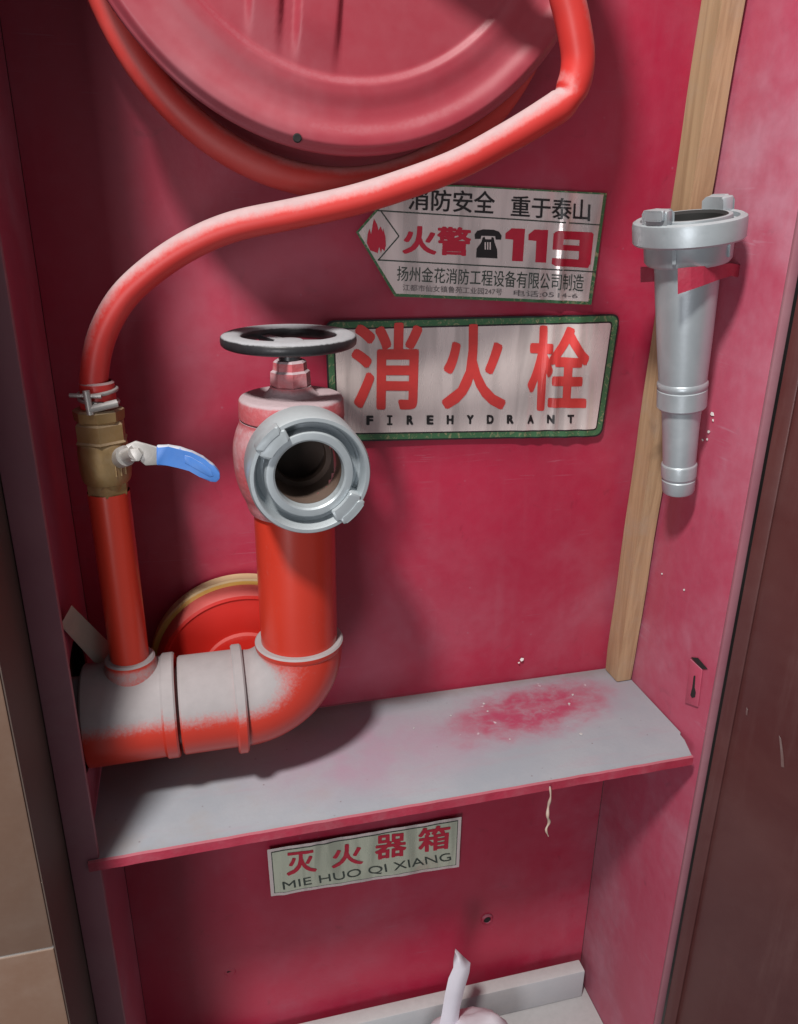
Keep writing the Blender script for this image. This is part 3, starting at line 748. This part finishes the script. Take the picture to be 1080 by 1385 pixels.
# hydrant sign
q2 = crop(2.634, 440, 420)
hs = thing('hydrant_sign', 'silver fire hydrant sign with green border behind the black handwheel', 'sign', (.37, -.001, .28))
Q = q2((0, 32), (1046, 12), (985, 446), (18, 462))
Q[0] = PW(439, 433, -.001); Q[1] = PW(838, 424, -.001); Q[2] = PW(813, 590, -.001); Q[3] = PW(446, 597, -.001)
sheet('black_edge', rounded(Q, .0095, 0), .0030, ridges, 'ink_black', hs)
sheet('green_border', rounded(Q, .0095, .0016), .0032, ridges, 'green', hs)
sheet('inner_line', rounded(Q, .0075, .0070), .0034, ridges, 'ink_black', hs)
sheet('foil_face', rounded(Q, .0075, .0084), .0036, ridges, 'foil', hs)
for ch, qd in (('消', ((90, 42), (345, 38), (335, 355), (92, 350))), ('火', ((410, 44), (640, 46), (640, 355), (412, 350))), ('栓', ((722, 48), (942, 55), (925, 358), (712, 355)))):
    lettering('lettering', ch, q2(*qd), .0040, ridges, 'ink_red', hs, .027)
for k, ch in enumerate('FIREHYDRANT'):
    x = 145 + 71.2 * k; y = 371 - .35 * k; b_ = 406 - .7 * k
    if ch == 'I':
        for (xa, xb, ya, yb) in ((x + 8, x + 15, y, b_), (x + 2, x + 21, y, y + 6), (x + 2, x + 21, b_ - 6, b_)):
            sheet('letter_stroke', q2((xa, ya), (xb, ya), (xb, yb), (xa, yb)), .0040 + (.00005 if xb - xa > 10 else 0), ridges, 'ink_black', hs, .006)
    else:
        lettering('lettering', ch, q2((x, y), (x + 25, y), (x + 24, b_), (x, b_)), .0040, ridges, 'ink_black', hs, .062)

# extinguisher box sign below the shelf
q4 = crop(3.375, 340, 1080)
es = thing('extinguisher_sign', 'small crinkled silver extinguisher box label below the shelf', 'sign', (.27, -.001, -.25))
E4 = q4((72, 228), (958, 78), (946, 305), (90, 440))
sheet('black_edge', rounded(E4, .001, 0), .0030, waves, 'foil', es)
sheet('inner_line', rounded(E4, .001, .0040), .0033, waves, 'ink_dark', es)
sheet('foil_face', rounded(E4, .001, .0050), .0036, waves, 'foil_green', es)
for ch, qd in (('灭', ((158, 240), (288, 222), (300, 325), (160, 345))), ('火', ((365, 208), (505, 190), (510, 290), (365, 310))), ('器', ((562, 162), (708, 146), (705, 252), (562, 272))), ('箱', ((757, 128), (908, 108), (900, 220), (760, 240)))):
    lettering('lettering', ch, q4(*qd), .0040, waves, 'ink_crimson', es, .026)
lettering('lettering', 'MIE HUO QI XIANG', q4((140, 372), (905, 238), (912, 280), (146, 412)), .0040, waves, 'ink_dark', es, .0)

# ---------------------------------------------------------------- small things
tg = bmesh.new()
add_prism(tg, [PW(97, 819, -.112), PW(146, 868, -.070), PW(152, 900, -.064), PW(128, 896, -.080), PW(82, 846, -.122)], (0, .0008, 0))
tag(finish('paper_tag', tg, 'paper', None), 'crumpled brown paper tag behind the thin branch pipe', 'tag')
th = [PW(x, y, -.1705 + d) for x, y, d in ((744, 1064, 0), (745, 1078, -.001), (742, 1090, .001), (741, 1104, -.001), (743, 1112, .001), (739, 1122, 0), (742, 1131, 0))]
tag(tube('thread', smooth_path(th, 5), lambda t: .0006 + .0008 * math.sin(math.pi * t) + .0003 * math.sin(t * 31), 'thread', None, 8), 'short frayed pale thread hanging from the shelf front edge', 'thread')
rb = bmesh.new()
cen = [(603, 1440, .040, -.085), (606, 1400, .034, -.085), (611, 1370, .030, -.084), (616, 1345, .032, -.083), (622, 1322, .034, -.082), (626, 1308, .028, -.080), (621, 1297, .015, -.079), (618, 1289, .004, -.078)]
prev = None
for i, (x, y, w_, yy) in enumerate(cen):
    c = PW(x, y, yy); hw = w_ * .38
    ring_ = [rb.verts.new(c + Vector((dx * hw, dy, 0))) for dx, dy in ((-1, .002), (-.4, -.0045), (.35, -.003), (1, .003), (.2, .006))]
    if prev:
        for k in range(5): rb.faces.new((prev[k], prev[(k + 1) % 5], ring_[(k + 1) % 5], ring_[k]))
    else: rb.faces.new(ring_[::-1])
    prev = ring_
rb.faces.new(prev)
pb_ = thing('plastic_bag', 'white plastic bag with its twisted end standing up on the cabinet floor', 'bag', (.355, -.09, FLO))
finish('twisted_end', rb, 'plastic', pb_, 80)
bb = bmesh.new(); bmesh.ops.create_icosphere(bb, subdivisions=4, radius=1)
bc = Vector((.372, -.088, FLO + .034))
for v in bb.verts:
    n_ = mathutils.noise.noise(v.co * 1.7) * .14 + abs(mathutils.noise.noise(v.co * 4)) * .10
    c = v.co * (1 + n_); v.co = bc + Vector((c.x * .060, c.y * .042, max(c.z * .058, -.0335)))
finish('crumpled_bag', bb, 'plastic', pb_, 80)
# loose white flecks of paint
fk = bmesh.new()
def fleck(p, s, nrm):
    a, u, v = frame_of(nrm); n = 5; k0 = random.random() * 6
    add_prism(fk, [p + (u * math.cos(k0 + 1.257 * k) + v * math.sin(k0 + 1.257 * k)) * s * random.uniform(.6, 1.2) for k in range(n)], a * .0006)
fleck(PW(706, 892, -.0005), .0024, (0, -1, 0)); fleck(PW(702, 896, -.0005), .0012, (0, -1, 0))
for x, y, s in ((964, 560, .0026), (959, 584, .0022), (951, 595, .0014), (957, 594, .0013), (965, 568, .0013), (926, 798, .0016), (896, 776, .001)):
    fleck(P(x, y, 0, W), s, (-1, 0, 0))
for x, y, s in ((786, 993, .0016), (690, 1000, .001), (610, 968, .0012), (655, 952, .0014), (660, 962, .001), (560, 985, .001), (775, 940, .0016), (770, 952, .0013)):
    fleck(P(x, y, 2, .0006), s, (0, 0, 1))
tag(finish('paint_flecks', fk, 'fleck', None), 'scattered white flecks of paint', 'flecks', kind='stuff')
